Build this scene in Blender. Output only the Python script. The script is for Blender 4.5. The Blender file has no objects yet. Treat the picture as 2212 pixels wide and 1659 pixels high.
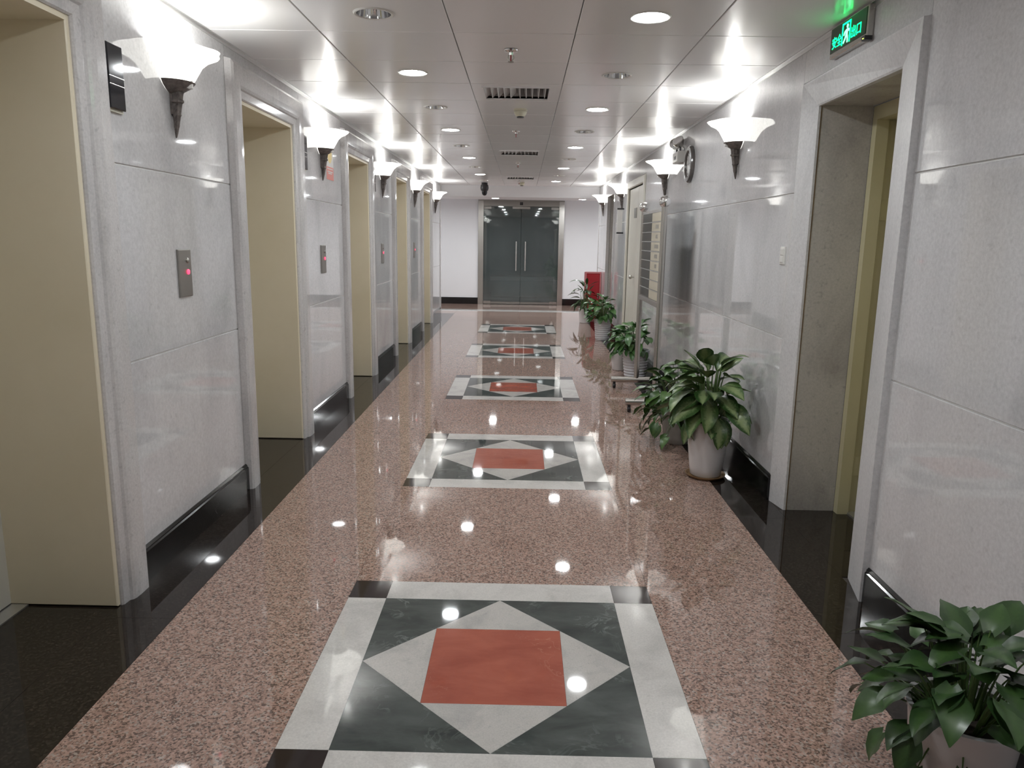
import bpy, bmesh, math, random
from mathutils import Matrix, Vector

S = bpy.context.scene
COL = S.collection
PI = math.pi

# ------------------------------------------------------------------ camera
cam_d = bpy.data.cameras.new('camera')
cam = bpy.data.objects.new('camera', cam_d)
COL.objects.link(cam)
S.camera = cam
cam_d.sensor_fit = 'HORIZONTAL'
cam_d.sensor_width = 36.0
cam_d.lens = 36.0 * 1622.8 / 2212.0
cam_d.clip_start = 0.02
cam_d.clip_end = 200
PITCH, YAW, ROLL = -0.1909, -0.0112, 0.0162
_f = Vector((math.sin(YAW) * math.cos(PITCH), math.cos(YAW) * math.cos(PITCH), math.sin(PITCH)))
_r = Vector((math.cos(YAW), -math.sin(YAW), 0))
_u = _r.cross(_f)
_r2 = math.cos(ROLL) * _r + math.sin(ROLL) * _u
_u2 = -math.sin(ROLL) * _r + math.cos(ROLL) * _u
M = Matrix.Identity(4)
for i in range(3):
    M[i][0], M[i][1], M[i][2] = _r2[i], _u2[i], -_f[i]
M[0][3], M[1][3], M[2][3] = 0.0687, 0.0, 1.5
cam.matrix_world = M

# ------------------------------------------------------------------ world, exposure
w = bpy.data.worlds.new('world')
S.world = w
w.use_nodes = True
w.node_tree.nodes['Background'].inputs[0].default_value = (0.8, 0.85, 1, 1)
w.node_tree.nodes['Background'].inputs[1].default_value = 0.02
vs = S.view_settings
vs.view_transform = 'Standard'
vs.look = 'None'
vs.gamma = 1.0
vs.use_curve_mapping = False
vs.exposure = 0.78
S.cycles.use_denoising = True
S.cycles.max_bounces = 10
S.cycles.diffuse_bounces = 6
S.cycles.glossy_bounces = 5
S.cycles.sample_clamp_indirect = 6.0
S.cycles.caustics_reflective = False
S.cycles.caustics_refractive = False

BULB = 200.0      # sconce bulb emission
SHADE = 2.9       # lit glass shade
DOWN = 115.0      # ceiling downlight lamp

# ------------------------------------------------------------------ materials
def new_mat(name):
    m = bpy.data.materials.new(name)
    m.use_nodes = True
    nt = m.node_tree
    b = nt.nodes['Principled BSDF']
    return m, nt, b

def P(name, col, rough=0.5, metal=0.0, spec=0.5, emit=None, es=0.0, coat=0.0):
    m, nt, b = new_mat(name)
    b.inputs['Base Color'].default_value = (*col, 1)
    b.inputs['Roughness'].default_value = rough
    b.inputs['Metallic'].default_value = metal
    b.inputs['Specular IOR Level'].default_value = spec
    if coat:
        b.inputs['Coat Weight'].default_value = coat
        b.inputs['Coat Roughness'].default_value = 0.05
    if emit:
        b.inputs['Emission Color'].default_value = (*emit, 1)
        b.inputs['Emission Strength'].default_value = es
    return m

def coords(nt, rnd=6.0):
    tc = nt.nodes.new('ShaderNodeTexCoord')
    oi = nt.nodes.new('ShaderNodeObjectInfo')
    mul = nt.nodes.new('ShaderNodeMath'); mul.operation = 'MULTIPLY'; mul.inputs[1].default_value = rnd
    nt.links.new(oi.outputs['Random'], mul.inputs[0])
    add = nt.nodes.new('ShaderNodeVectorMath'); add.operation = 'ADD'
    nt.links.new(tc.outputs['Object'], add.inputs[0])
    nt.links.new(mul.outputs[0], add.inputs[1])
    return add.outputs[0]

def noise(nt, vec, scale, detail=4, rough=0.55, dist=0.0):
    n = nt.nodes.new('ShaderNodeTexNoise')
    n.inputs['Scale'].default_value = scale
    n.inputs['Detail'].default_value = detail
    n.inputs['Roughness'].default_value = rough
    n.inputs['Distortion'].default_value = dist
    if vec is not None:
        nt.links.new(vec, n.inputs['Vector'])
    return n.outputs['Fac']

def ramp(nt, fac, stops):
    r = nt.nodes.new('ShaderNodeValToRGB')
    el = r.color_ramp.elements
    while len(el) < len(stops):
        el.new(0.5)
    for e, (p, c) in zip(el, stops):
        e.position = p
        e.color = (*c, 1)
    nt.links.new(fac, r.inputs['Fac'])
    return r.outputs['Color']

def mixc(nt, a, b, fac, mode='MIX'):
    mx = nt.nodes.new('ShaderNodeMix'); mx.data_type = 'RGBA'; mx.blend_type = mode
    for s, v in (('A', a), ('B', b)):
        sock = [i for i in mx.inputs if i.name == s and i.type == 'RGBA'][0]
        if isinstance(v, tuple):
            sock.default_value = (*v, 1)
        else:
            nt.links.new(v, sock)
    fs = mx.inputs['Factor']
    if isinstance(fac, float):
        fs.default_value = fac
    else:
        nt.links.new(fac, fs)
    return [o for o in mx.outputs if o.type == 'RGBA'][0]

def scaled(nt, vec, s):
    mp = nt.nodes.new('ShaderNodeMapping')
    mp.inputs['Scale'].default_value = s
    nt.links.new(vec, mp.inputs['Vector'])
    return mp.outputs[0]

def marble(name, base, vein, spot, rough=0.07, vs_=1.6, streak=(1, 1, 0.35), amt=1.0, spec=0.5):
    m, nt, b = new_mat(name)
    v = coords(nt)
    n1 = noise(nt, scaled(nt, v, streak), vs_ * 1.6, 6, 0.6, 0.6)
    c = ramp(nt, n1, [(0.32, vein), (0.52, base), (0.8, tuple(min(1, x * 1.05) for x in base))])
    n2 = noise(nt, v, vs_ * 17, 3, 0.6)
    sp = ramp(nt, n2, [(0.60, (0, 0, 0)), (0.74, (amt, amt, amt))])
    c = mixc(nt, c, spot, sp)
    c = mixc(nt, c, ramp(nt, noise(nt, v, vs_ * 45, 3, 0.7), [(0.35, (0.90, 0.90, 0.905)), (0.65, (1.05, 1.05, 1.05))]), 1.0, 'MULTIPLY')
    nt.links.new(c, b.inputs['Base Color'])
    b.inputs['Roughness'].default_value = rough
    b.inputs['Specular IOR Level'].default_value = spec
    return m

def granite(name, cols, scale=95, rough=0.06):
    m, nt, b = new_mat(name)
    v = coords(nt)
    vo = nt.nodes.new('ShaderNodeTexVoronoi')
    vo.inputs['Scale'].default_value = scale
    vo.inputs['Randomness'].default_value = 1.0
    nt.links.new(v, vo.inputs['Vector'])
    sep = nt.nodes.new('ShaderNodeSeparateColor')
    nt.links.new(vo.outputs['Color'], sep.inputs[0])
    r = nt.nodes.new('ShaderNodeValToRGB')
    r.color_ramp.interpolation = 'CONSTANT'
    el = r.color_ramp.elements
    while len(el) < len(cols):
        el.new(0.5)
    for e, (p, c) in zip(el, cols):
        e.position = p; e.color = (*c, 1)
    nt.links.new(sep.outputs[0], r.inputs['Fac'])
    n = noise(nt, v, scale * 0.35, 3, 0.6)
    c = mixc(nt, r.outputs['Color'], ramp(nt, n, [(0.3, (0.68, 0.65, 0.63)), (0.7, (1.1, 1.08, 1.08))]), 1.0, 'MULTIPLY')
    nt.links.new(c, b.inputs['Base Color'])
    b.inputs['Roughness'].default_value = rough
    return m

def veined(name, base, dark, vein, rough=0.08, scale=3.0, thin=0.012, gate_=0.5):
    m, nt, b = new_mat(name)
    v = coords(nt)
    n1 = noise(nt, scaled(nt, v, (1, 2.2, 1)), scale, 6, 0.6, 0.4)
    c = ramp(nt, n1, [(0.3, dark), (0.65, base)])
    n2 = noise(nt, v, scale * 1.7, 4, 0.6, 0.9)
    sub = nt.nodes.new('ShaderNodeMath'); sub.operation = 'SUBTRACT'; sub.inputs[1].default_value = 0.5
    nt.links.new(n2, sub.inputs[0])
    ab = nt.nodes.new('ShaderNodeMath'); ab.operation = 'ABSOLUTE'
    nt.links.new(sub.outputs[0], ab.inputs[0])
    line = ramp(nt, ab.outputs[0], [(0.0, (1, 1, 1)), (thin, (0, 0, 0))])
    n3 = noise(nt, v, scale * 0.8, 2)
    gate = ramp(nt, n3, [(0.52, (0, 0, 0)), (0.7, (gate_, gate_, gate_))])
    fac = mixc(nt, line, gate, 1.0, 'MULTIPLY')
    c = mixc(nt, c, vein, fac)
    nt.links.new(c, b.inputs['Base Color'])
    b.inputs['Roughness'].default_value = rough
    return m

def paint(name, a, bcol, rough=0.5, scale=2.0, spec=0.4):
    m, nt, b = new_mat(name)
    v = coords(nt, 3.0)
    c = ramp(nt, noise(nt, v, scale, 5, 0.6), [(0.3, a), (0.7, bcol)])
    nt.links.new(c, b.inputs['Base Color'])
    b.inputs['Roughness'].default_value = rough
    b.inputs['Specular IOR Level'].default_value = spec
    return m

def leafmat(name, dark, light, pale, amount):
    m, nt, b = new_mat(name)
    uv = nt.nodes.new('ShaderNodeUVMap')
    oi = nt.nodes.new('ShaderNodeObjectInfo')
    sep = nt.nodes.new('ShaderNodeSeparateXYZ')
    nt.links.new(uv.outputs[0], sep.inputs[0])
    # distance from the midrib, 0 in the middle
    s1 = nt.nodes.new('ShaderNodeMath'); s1.operation = 'SUBTRACT'; s1.inputs[1].default_value = 0.5
    nt.links.new(sep.outputs[0], s1.inputs[0])
    a1 = nt.nodes.new('ShaderNodeMath'); a1.operation = 'ABSOLUTE'
    nt.links.new(s1.outputs[0], a1.inputs[0])
    tc = nt.nodes.new('ShaderNodeTexCoord')
    n = noise(nt, tc.outputs['Object'], 60, 3, 0.7)
    ad = nt.nodes.new('ShaderNodeMath'); ad.operation = 'MULTIPLY_ADD'
    ad.inputs[1].default_value = 0.55
    nt.links.new(n, ad.inputs[0]); nt.links.new(a1.outputs[0], ad.inputs[2])
    pal = ramp(nt, ad.outputs[0], [(0.36, (amount,) * 3), (0.62, (0, 0, 0))])
    base = mixc(nt, dark, light, oi.outputs['Random'])
    c = mixc(nt, base, pale, pal)
    nt.links.new(c, b.inputs['Base Color'])
    b.inputs['Roughness'].default_value = 0.32
    b.inputs['Specular IOR Level'].default_value = 0.5
    return m

MT = {}
MT['wall'] = marble('wall marble', (0.655, 0.655, 0.665), (0.565, 0.565, 0.575), (0.44, 0.44, 0.45), 0.035, 1.5, (1, 1, 0.4), 0.4, 0.8)
MT['jambmarble'] = marble('jamb marble', (0.50, 0.48, 0.45), (0.38, 0.36, 0.34), (0.30, 0.28, 0.27), 0.25, 1.7, (1, 1, 0.6), 0.6)
MT['surround'] = marble('honed surround marble', (0.655, 0.65, 0.655), (0.565, 0.56, 0.565), (0.44, 0.44, 0.45), 0.32, 1.5, (1, 1, 0.4), 0.4)
MT['trim'] = marble('trim marble', (0.60, 0.585, 0.58), (0.46, 0.45, 0.45), (0.38, 0.37, 0.37), 0.12, 2.2, (1, 1, 0.25), 0.6)
MT['white'] = marble('white inlay marble', (0.62, 0.60, 0.57), (0.50, 0.485, 0.46), (0.44, 0.43, 0.41), 0.035, 3.0, (1, 1, 1), 0.35)
MT['white2'] = marble('grey white inlay marble', (0.52, 0.50, 0.47), (0.42, 0.41, 0.39), (0.34, 0.34, 0.33), 0.035, 4.0, (1, 1, 1), 0.5)
MT['granite'] = granite('pink granite', [(0.0, (0.15, 0.107, 0.09)), (0.17, (0.27, 0.185, 0.152)), (0.36, (0.40, 0.265, 0.217)), (0.66, (0.47, 0.325, 0.268)), (0.88, (0.42, 0.36, 0.315))], 160, 0.03)
MT['black'] = granite('black granite', [(0.0, (0.012, 0.009, 0.008)), (0.5, (0.02, 0.016, 0.013)), (0.85, (0.035, 0.026, 0.02))], 140, 0.035)
MT['inlayblack'] = P('brown black inlay', (0.022, 0.015, 0.014), 0.06)
MT['skirt'] = P('black skirting stone', (0.008, 0.0075, 0.0075), 0.1)
MT['green'] = veined('green marble', (0.085, 0.098, 0.092), (0.036, 0.045, 0.043), (0.35, 0.40, 0.37), 0.035, 4.0, 0.03)
MT['red'] = veined('red marble', (0.40, 0.115, 0.075), (0.30, 0.075, 0.05), (0.58, 0.30, 0.20), 0.035, 4.5, 0.008, 0.45)
MT['grout'] = P('pale joint filler', (0.78, 0.77, 0.75), 0.6)
MT['darkgrout'] = P('dark joint filler', (0.05, 0.04, 0.035), 0.6)
MT['ceil'] = P('white ceiling panel metal', (0.84, 0.835, 0.84), 0.2, 0.0, 0.6)
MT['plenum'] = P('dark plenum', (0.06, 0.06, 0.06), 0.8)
MT['duct'] = P('grey duct', (0.42, 0.41, 0.41), 0.6)
MT['sealant'] = paint('brown joint sealant', (0.10, 0.055, 0.025), (0.22, 0.15, 0.08), 0.5, 9.0)
MT['alu'] = P('aluminium angle', (0.72, 0.72, 0.72), 0.3, 0.9)
MT['cream'] = paint('cream enamel', (0.70, 0.63, 0.47), (0.77, 0.70, 0.55), 0.38, 1.2)
MT['creamdoor'] = paint('yellowed cream door paint', (0.50, 0.46, 0.28), (0.56, 0.52, 0.34), 0.35, 2.0)
MT['palecream'] = paint('pale cream door paint', (0.66, 0.64, 0.57), (0.71, 0.69, 0.62), 0.35, 2.0)
MT['liftdoor'] = P('grey lift door enamel', (0.56, 0.55, 0.49), 0.35)
MT['paintwall'] = paint('white wall paint', (0.74, 0.74, 0.755), (0.77, 0.77, 0.785), 0.6, 1.0)
MT['steel'] = P('brushed stainless steel', (0.56, 0.54, 0.51), 0.27, 1.0)
MT['platesteel'] = P('brushed plate steel', (0.36, 0.345, 0.32), 0.38, 1.0)
MT['chrome'] = P('chrome', (0.85, 0.85, 0.85), 0.06, 1.0)
MT['bronze'] = paint('dark bronze casting', (0.075, 0.065, 0.06), (0.22, 0.19, 0.175), 0.4, 40.0)
MT['bulb'] = P('lit bulb', (1, 1, 1), 0.4, emit=(0.99, 0.995, 0.965), es=BULB)
MT['lamp'] = P('lit downlight lamp', (1, 1, 1), 0.4, emit=(0.95, 0.985, 1.0), es=DOWN)
MT['lampbeam'] = P('lit passage downlight lamp', (1, 1, 1), 0.4, emit=(0.94, 0.98, 1.0), es=DOWN * 2.4)
MT['lampoff'] = P('unlit lamp tube', (0.75, 0.77, 0.8), 0.15)
MT['whiteplastic'] = P('white plastic', (0.72, 0.71, 0.68), 0.3)
MT['creamplastic'] = P('cream plastic', (0.62, 0.60, 0.47), 0.35)
MT['blackgloss'] = P('black gloss plastic', (0.012, 0.012, 0.016), 0.08)
MT['blackplastic'] = P('black plastic', (0.02, 0.02, 0.022), 0.35)
MT['clockcase'] = P('brown grey clock case', (0.11, 0.10, 0.095), 0.2)
MT['darkplate'] = P('dark brown name plate', (0.085, 0.075, 0.065), 0.15)
MT['creamreflection'] = P('cream painted reflection', (0.62, 0.56, 0.43), 0.2)  # cream of the mirrored lift doors, put into the colour
MT['ink'] = P('grey print', (0.22, 0.21, 0.19), 0.4)
MT['pot'] = P('white glazed pot', (0.70, 0.69, 0.70), 0.2)
MT['pot2'] = P('white plastic pot', (0.66, 0.66, 0.69), 0.35)
MT['potdull'] = paint('dull white pot', (0.42, 0.40, 0.37), (0.52, 0.50, 0.47), 0.5, 12)
MT['soil'] = paint('potting soil', (0.015, 0.012, 0.01), (0.05, 0.035, 0.025), 0.9, 60)
MT['saucer'] = paint('tan saucer', (0.24, 0.14, 0.06), (0.36, 0.23, 0.12), 0.4, 14)
MT['stem'] = P('green stem', (0.09, 0.16, 0.045), 0.4)
MT['redbox'] = P('red enamel', (0.42, 0.02, 0.03), 0.3)
MT['redboxframe'] = P('faded red enamel', (0.60, 0.22, 0.23), 0.35)
MT['posterred'] = P('red print', (0.60, 0.10, 0.06), 0.35)
MT['posteryellow'] = P('yellow print', (0.70, 0.50, 0.09), 0.35)
MT['paper'] = P('white paper', (0.75, 0.74, 0.72), 0.5)
MT['redbutton'] = P('lit red button', (0.5, 0.03, 0.06), 0.3, emit=(1.0, 0.05, 0.12), es=1.6)
MT['exitface'] = P('dark green sign face', (0.012, 0.045, 0.022), 0.25)
MT['exitlit'] = P('lit green print', (0.0, 0.6, 0.2), 0.4, emit=(0.0, 1.0, 0.20), es=3.0)
MT['exitpale'] = P('pale lit green print', (0.3, 0.9, 0.5), 0.4, emit=(0.12, 1.0, 0.38), es=3.0)
MT['darkroom'] = P('dark office surfaces', (0.36, 0.41, 0.41), 0.6)
MT['darkroom2'] = P('grey office furniture', (0.5, 0.53, 0.52), 0.5)
MT['lightoffled'] = P('amber indicator', (0.6, 0.7, 0.1), 0.3, emit=(0.7, 1.0, 0.15), es=1.5)
MT['dief'] = leafmat('variegated broad leaf', (0.022, 0.06, 0.014), (0.06, 0.125, 0.03), (0.26, 0.33, 0.15), 0.8)
MT['pothos'] = leafmat('pothos leaf', (0.025, 0.07, 0.016), (0.075, 0.16, 0.035), (0.16, 0.26, 0.08), 0.3)
MT['pothosdark'] = leafmat('dark pothos leaf', (0.015, 0.04, 0.012), (0.04, 0.088, 0.024), (0.08, 0.16, 0.04), 0.3)
MT['bush'] = leafmat('bright bushy leaf', (0.035, 0.105, 0.03), (0.085, 0.20, 0.055), (0.16, 0.28, 0.10), 0.25)

def mk_glass(name, tint, refl=1.0):
    m = bpy.data.materials.new(name); m.use_nodes = True
    nt = m.node_tree; nt.nodes.clear()
    out = nt.nodes.new('ShaderNodeOutputMaterial')
    tr = nt.nodes.new('ShaderNodeBsdfTransparent'); tr.inputs[0].default_value = (*tint, 1)
    gl = nt.nodes.new('ShaderNodeBsdfGlossy'); gl.inputs['Roughness'].default_value = 0.02
    gl.inputs[0].default_value = (refl, refl, refl, 1)
    fr = nt.nodes.new('ShaderNodeFresnel'); fr.inputs[0].default_value = 1.9
    mx = nt.nodes.new('ShaderNodeMixShader')
    nt.links.new(fr.outputs[0], mx.inputs[0]); nt.links.new(tr.outputs[0], mx.inputs[1]); nt.links.new(gl.outputs[0], mx.inputs[2])
    df = nt.nodes.new('ShaderNodeBsdfDiffuse'); df.inputs[0].default_value = (0.62, 0.70, 0.70, 1)
    m3 = nt.nodes.new('ShaderNodeMixShader'); m3.inputs[0].default_value = 0.07
    nt.links.new(mx.outputs[0], m3.inputs[1]); nt.links.new(df.outputs[0], m3.inputs[2])
    nt.links.new(m3.outputs[0], out.inputs[0])
    return m
MT['glass'] = mk_glass('grey green door glass', (0.82, 0.88, 0.88))

def mk_shade():
    m = bpy.data.materials.new('frosted lit glass'); m.use_nodes = True
    nt = m.node_tree; nt.nodes.clear()
    out = nt.nodes.new('ShaderNodeOutputMaterial')
    d = nt.nodes.new('ShaderNodeBsdfDiffuse'); d.inputs[0].default_value = (0.75, 0.73, 0.68, 1)
    t = nt.nodes.new('ShaderNodeBsdfTranslucent'); t.inputs[0].default_value = (0.72, 0.69, 0.62, 1)
    g = nt.nodes.new('ShaderNodeBsdfGlossy'); g.inputs['Roughness'].default_value = 0.25
    e = nt.nodes.new('ShaderNodeEmission'); e.inputs[0].default_value = (1.0, 0.995, 0.95, 1); e.inputs[1].default_value = SHADE * 0.5
    m1 = nt.nodes.new('ShaderNodeMixShader'); m1.inputs[0].default_value = 0.03
    nt.links.new(d.outputs[0], m1.inputs[1]); nt.links.new(t.outputs[0], m1.inputs[2])
    m2 = nt.nodes.new('ShaderNodeMixShader'); m2.inputs[0].default_value = 0.06
    nt.links.new(m1.outputs[0], m2.inputs[1]); nt.links.new(g.outputs[0], m2.inputs[2])
    a = nt.nodes.new('ShaderNodeAddShader')
    nt.links.new(m2.outputs[0], a.inputs[0]); nt.links.new(e.outputs[0], a.inputs[1])
    nt.links.new(a.outputs[0], out.inputs[0])
    return m
MT['shade'] = mk_shade()

# ------------------------------------------------------------------ mesh helpers
class MB:
    def __init__(s):
        s.v = []; s.f = []
    def add(s, verts, faces):
        o = len(s.v)
        s.v += [tuple(p) for p in verts]
        s.f += [tuple(i + o for i in f) for f in faces]
        return s
    def box(s, x0, x1, y0, y1, z0, z1):
        x0, x1 = min(x0, x1), max(x0, x1); y0, y1 = min(y0, y1), max(y0, y1); z0, z1 = min(z0, z1), max(z0, z1)
        v = [(x0, y0, z0), (x1, y0, z0), (x1, y1, z0), (x0, y1, z0), (x0, y0, z1), (x1, y0, z1), (x1, y1, z1), (x0, y1, z1)]
        return s.add(v, [(0, 3, 2, 1), (4, 5, 6, 7), (0, 1, 5, 4), (1, 2, 6, 5), (2, 3, 7, 6), (3, 0, 4, 7)])
    def cbox(s, x0, x1, y0, y1, z0, z1, c, axis, sign):
        """box whose face on `axis` (sign) is chamfered by c all round"""
        lo = [min(x0, x1), min(y0, y1), min(z0, z1)]; hi = [max(x0, x1), max(y0, y1), max(z0, z1)]
        a, b = [i for i in range(3) if i != axis]
        far = lo[axis] if sign > 0 else hi[axis]
        near = hi[axis] if sign > 0 else lo[axis]
        def ring(pos, ins):
            out = []
            for p, q in ((lo[a] + ins, lo[b] + ins), (hi[a] - ins, lo[b] + ins), (hi[a] - ins, hi[b] - ins), (lo[a] + ins, hi[b] - ins)):
                t = [0, 0, 0]; t[axis] = pos; t[a] = p; t[b] = q
                out.append(tuple(t))
            return out
        v = ring(far, 0) + ring(near - sign * c, 0) + ring(near, c)
        fs = [(0, 1, 2, 3), (8, 9, 10, 11)]
        for k in range(2):
            for i in range(4):
                j = (i + 1) % 4
                fs.append((k * 4 + i, k * 4 + j, k * 4 + 4 + j, k * 4 + 4 + i))
        return s.add(v, fs)
    def lathe(s, prof, n=24, a0=0.0, a1=2 * PI, wave=None, cx=0, cy=0):
        full = abs(a1 - a0 - 2 * PI) < 1e-6
        m = n if full else n + 1
        v = []
        for i in range(m):
            a = a0 + (a1 - a0) * i / n
            for k, (r, z) in enumerate(prof):
                rr = r * (wave(a, k) if wave else 1)
                v.append((cx + rr * math.cos(a), cy + rr * math.sin(a), z))
        L = len(prof); f = []
        for i in range(n):
            j = (i + 1) % m
            for k in range(L - 1):
                f.append((i * L + k, j * L + k, j * L + k + 1, i * L + k + 1))
        return s.add(v, f)
    def tube(s, pts, rad, n=8, cap=True):
        pts = [Vector(p) for p in pts]
        rads = rad if isinstance(rad, (list, tuple)) else [rad] * len(pts)
        v = []; f = []
        prev = None
        for i, p in enumerate(pts):
            d = (pts[min(i + 1, len(pts) - 1)] - pts[max(i - 1, 0)]).normalized()
            ref = Vector((0, 0, 1)) if abs(d.z) < 0.95 else Vector((1, 0, 0))
            a = d.cross(ref).normalized() if prev is None else (prev - d * prev.dot(d)).normalized()
            prev = a
            b = d.cross(a)
            for k in range(n):
                t = 2 * PI * k / n
                v.append(p + a * (rads[i] * math.cos(t)) + b * (rads[i] * math.sin(t)))
        for i in range(len(pts) - 1):
            for k in range(n):
                f.append((i * n + k, i * n + (k + 1) % n, (i + 1) * n + (k + 1) % n, (i + 1) * n + k))
        if cap:
            f.append(tuple(range(n - 1, -1, -1)))
            f.append(tuple((len(pts) - 1) * n + k for k in range(n)))
        return s.add(v, f)
    def prism(s, poly, z0, z1, frame=None):
        """polygon (u,v) extruded z0..z1; frame maps (u,v,w)->xyz"""
        fr = frame or (lambda u, v, w: (u, v, w))
        n = len(poly)
        v = [fr(u, q, z0) for u, q in poly] + [fr(u, q, z1) for u, q in poly]
        f = [tuple(range(n - 1, -1, -1)), tuple(range(n, 2 * n))]
        for i in range(n):
            j = (i + 1) % n
            f.append((i, j, n + j, n + i))
        return s.add(v, f)
    def sphere(s, c, r, n=16, m=10, sz=1.0):
        prof = [(r * math.sin(PI * k / m), -r * sz * math.cos(PI * k / m)) for k in range(m + 1)]
        prof[0] = (1e-4, prof[0][1]); prof[-1] = (1e-4, prof[-1][1])
        o = len(s.v)
        s.lathe(prof, n)
        for i in range(o, len(s.v)):
            p = s.v[i]; s.v[i] = (p[0] + c[0], p[1] + c[1], p[2] + c[2])
        return s
    def mesh(s, name, mat, smooth=False):
        me = bpy.data.meshes.new(name)
        me.from_pydata(s.v, [], s.f)
        bm = bmesh.new(); bm.from_mesh(me)
        bmesh.ops.recalc_face_normals(bm, faces=bm.faces[:])
        bm.to_mesh(me); bm.free()
        me.materials.append(mat)
        if smooth:
            for p in me.polygons:
                p.use_smooth = True
            try:
                me.set_sharp_from_angle(angle=math.radians(38))
            except Exception:
                pass
        return me
    def obj(s, name, mat, parent=None, smooth=False):
        me = s.mesh(name, MT[mat] if isinstance(mat, str) else mat, smooth)
        return link(name, me, parent)

def link(name, me, parent=None, loc=None):
    o = bpy.data.objects.new(name, me)
    COL.objects.link(o)
    if parent is not None:
        o.parent = parent
    if loc is not None:
        o.location = loc
    return o

def tag(o, label, cat, group=None, kind=None):
    o['label'] = label
    o['category'] = cat
    if group: o['group'] = group
    if kind: o['kind'] = kind
    return o

def thing(name, label, cat, loc=(0, 0, 0), rz=0.0, group=None, kind=None):
    o = bpy.data.objects.new(name, None)
    COL.objects.link(o)
    o.empty_display_size = 0.1
    o.location = loc
    o.rotation_euler = (0, 0, rz)
    return tag(o, label, cat, group, kind)

def children(o):
    return [c for c in bpy.data.objects if c.parent == o]

def copy_tree(o, kids, loc, rz, label):
    r = o.copy(); COL.objects.link(r)
    r.location = loc; r.rotation_euler = (0, 0, rz); r['label'] = label
    for ch, subs in kids:
        c = ch.copy(); COL.objects.link(c); c.parent = r
        for g in subs:
            d = g.copy(); COL.objects.link(d); d.parent = c
    return r

def tree(o):
    ch = children(o)
    return [(c, children(c)) for c in ch]

def ORD(i):
    return ['nearest', 'second', 'third', 'fourth', 'fifth', 'sixth', 'seventh', 'eighth', 'ninth', 'tenth', 'eleventh', 'twelfth'][i]

# ------------------------------------------------------------------ layout constants
WX = 1.56            # wall face
CZ = 2.52            # ceiling
YB = -2.26           # corridor end behind the camera
SOF = 15.20          # beam face at the far end
FAR = 17.5
PER = 2.62
EL = [(1.85 + PER * k - 0.0, 2.83 + PER * k) for k in range(5)]     # lift openings (y0,y1)
EL = [(4.47 - PER + PER * k, 2.83 + PER * k) for k in range(5)]
EH = 2.25
ED = 0.45            # lift recess depth
TW = 0.19            # trim width
LEND = 15.1
JZ = (0.966, 1.77)   # slab joints

# ------------------------------------------------------------------ floor
fl = MB().box(-4.2, 4.2, YB - 0.2, FAR + 0.1, -0.12, -0.004).obj('floor', 'darkgrout')
tag(fl, 'polished pink granite floor with black borders and square marble inlays', 'floor', kind='structure')
IN_Y = [2.47 + 2.565 * k for k in range(-2, 5)]
IN_Y = [2.4585 - 2.57, 2.4585, 5.0354, 7.5972, 10.1663, 12.72]
A_IN, B_OUT = 0.481, 0.641
GX = [-1.29, -0.6435, 0.0, 0.6435, 1.29]
g = 0.0007
def slab(x0, x1, y0, y1, mat, nm):
    return MB().box(x0 + g, x1 - g, y0 + g, y1 - g, -0.02, 0.0).obj(nm, mat, fl)
PITCHY = 0.6425
y_edges = []
rows = []
# granite rows: between inlays three equal rows, beside inlays two
prev = YB
for yc in IN_Y:
    a, b = yc - B_OUT, yc + B_OUT
    n = max(1, round((a - prev) / PITCHY))
    for k in range(n):
        rows.append((prev + (a - prev) * k / n, prev + (a - prev) * (k + 1) / n, False))
    rows.append((a, yc, True)); rows.append((yc, b, True))
    prev = b
n = round((15.75 - prev) / PITCHY)
for k in range(n):
    rows.append((prev + (15.75 - prev) * k / n, prev + (15.75 - prev) * (k + 1) / n, False))
for (a, b, side) in rows:
    if side:
        for x0, x1 in ((-1.29, -B_OUT), (B_OUT, 1.29)):
            slab(x0, x1, a, b, 'granite', 'granite_slab')
    else:
        for k in range(4):
            slab(GX[k], GX[k + 1], a, b, 'granite', 'granite_slab')
def piece(poly, mat, nm):
    # shrink slightly towards the centroid for a hairline joint
    cx = sum(p[0] for p in poly) / len(poly); cy = sum(p[1] for p in poly) / len(poly)
    q = []
    for (x, y) in poly:
        d = math.hypot(x - cx, y - cy)
        q.append((x + (cx - x) / d * 0.0007, y + (cy - y) / d * 0.0007))
    MB().prism(q, -0.02, 0.0).obj(nm, mat, fl)
for yc in IN_Y:
    a, b = A_IN, B_OUT
    for sx in (-1, 1):
        for sy in (-1, 1):
            piece([(sx * a, yc + sy * a), (sx * b, yc + sy * a), (sx * b, yc + sy * b), (sx * a, yc + sy * b)], 'inlayblack', 'inlay_corner_tile')
            piece([(sx * a, yc + sy * a), (0, yc + sy * a), (sx * a, yc)], 'green', 'inlay_green_tile')
        piece([(sx * a, yc - a), (sx * b, yc - a), (sx * b, yc + a), (sx * a, yc + a)], 'white', 'inlay_border_tile')
        piece([(-a, yc + sx * a), (a, yc + sx * a), (a, yc + sx * b), (-a, yc + sx * b)], 'white', 'inlay_border_tile')
        piece([(sx * a, yc), (sx * a / 2, yc + a / 2), (sx * a / 2, yc - a / 2)], 'white2', 'inlay_diamond_tile')
        piece([(0, yc + sx * a), (a / 2, yc + sx * a / 2), (-a / 2, yc + sx * a / 2)], 'white2', 'inlay_diamond_tile')
    piece([(-a / 2, yc - a / 2), (a / 2, yc - a / 2), (a / 2, yc + a / 2), (-a / 2, yc + a / 2)], 'red', 'inlay_red_tile')
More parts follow.
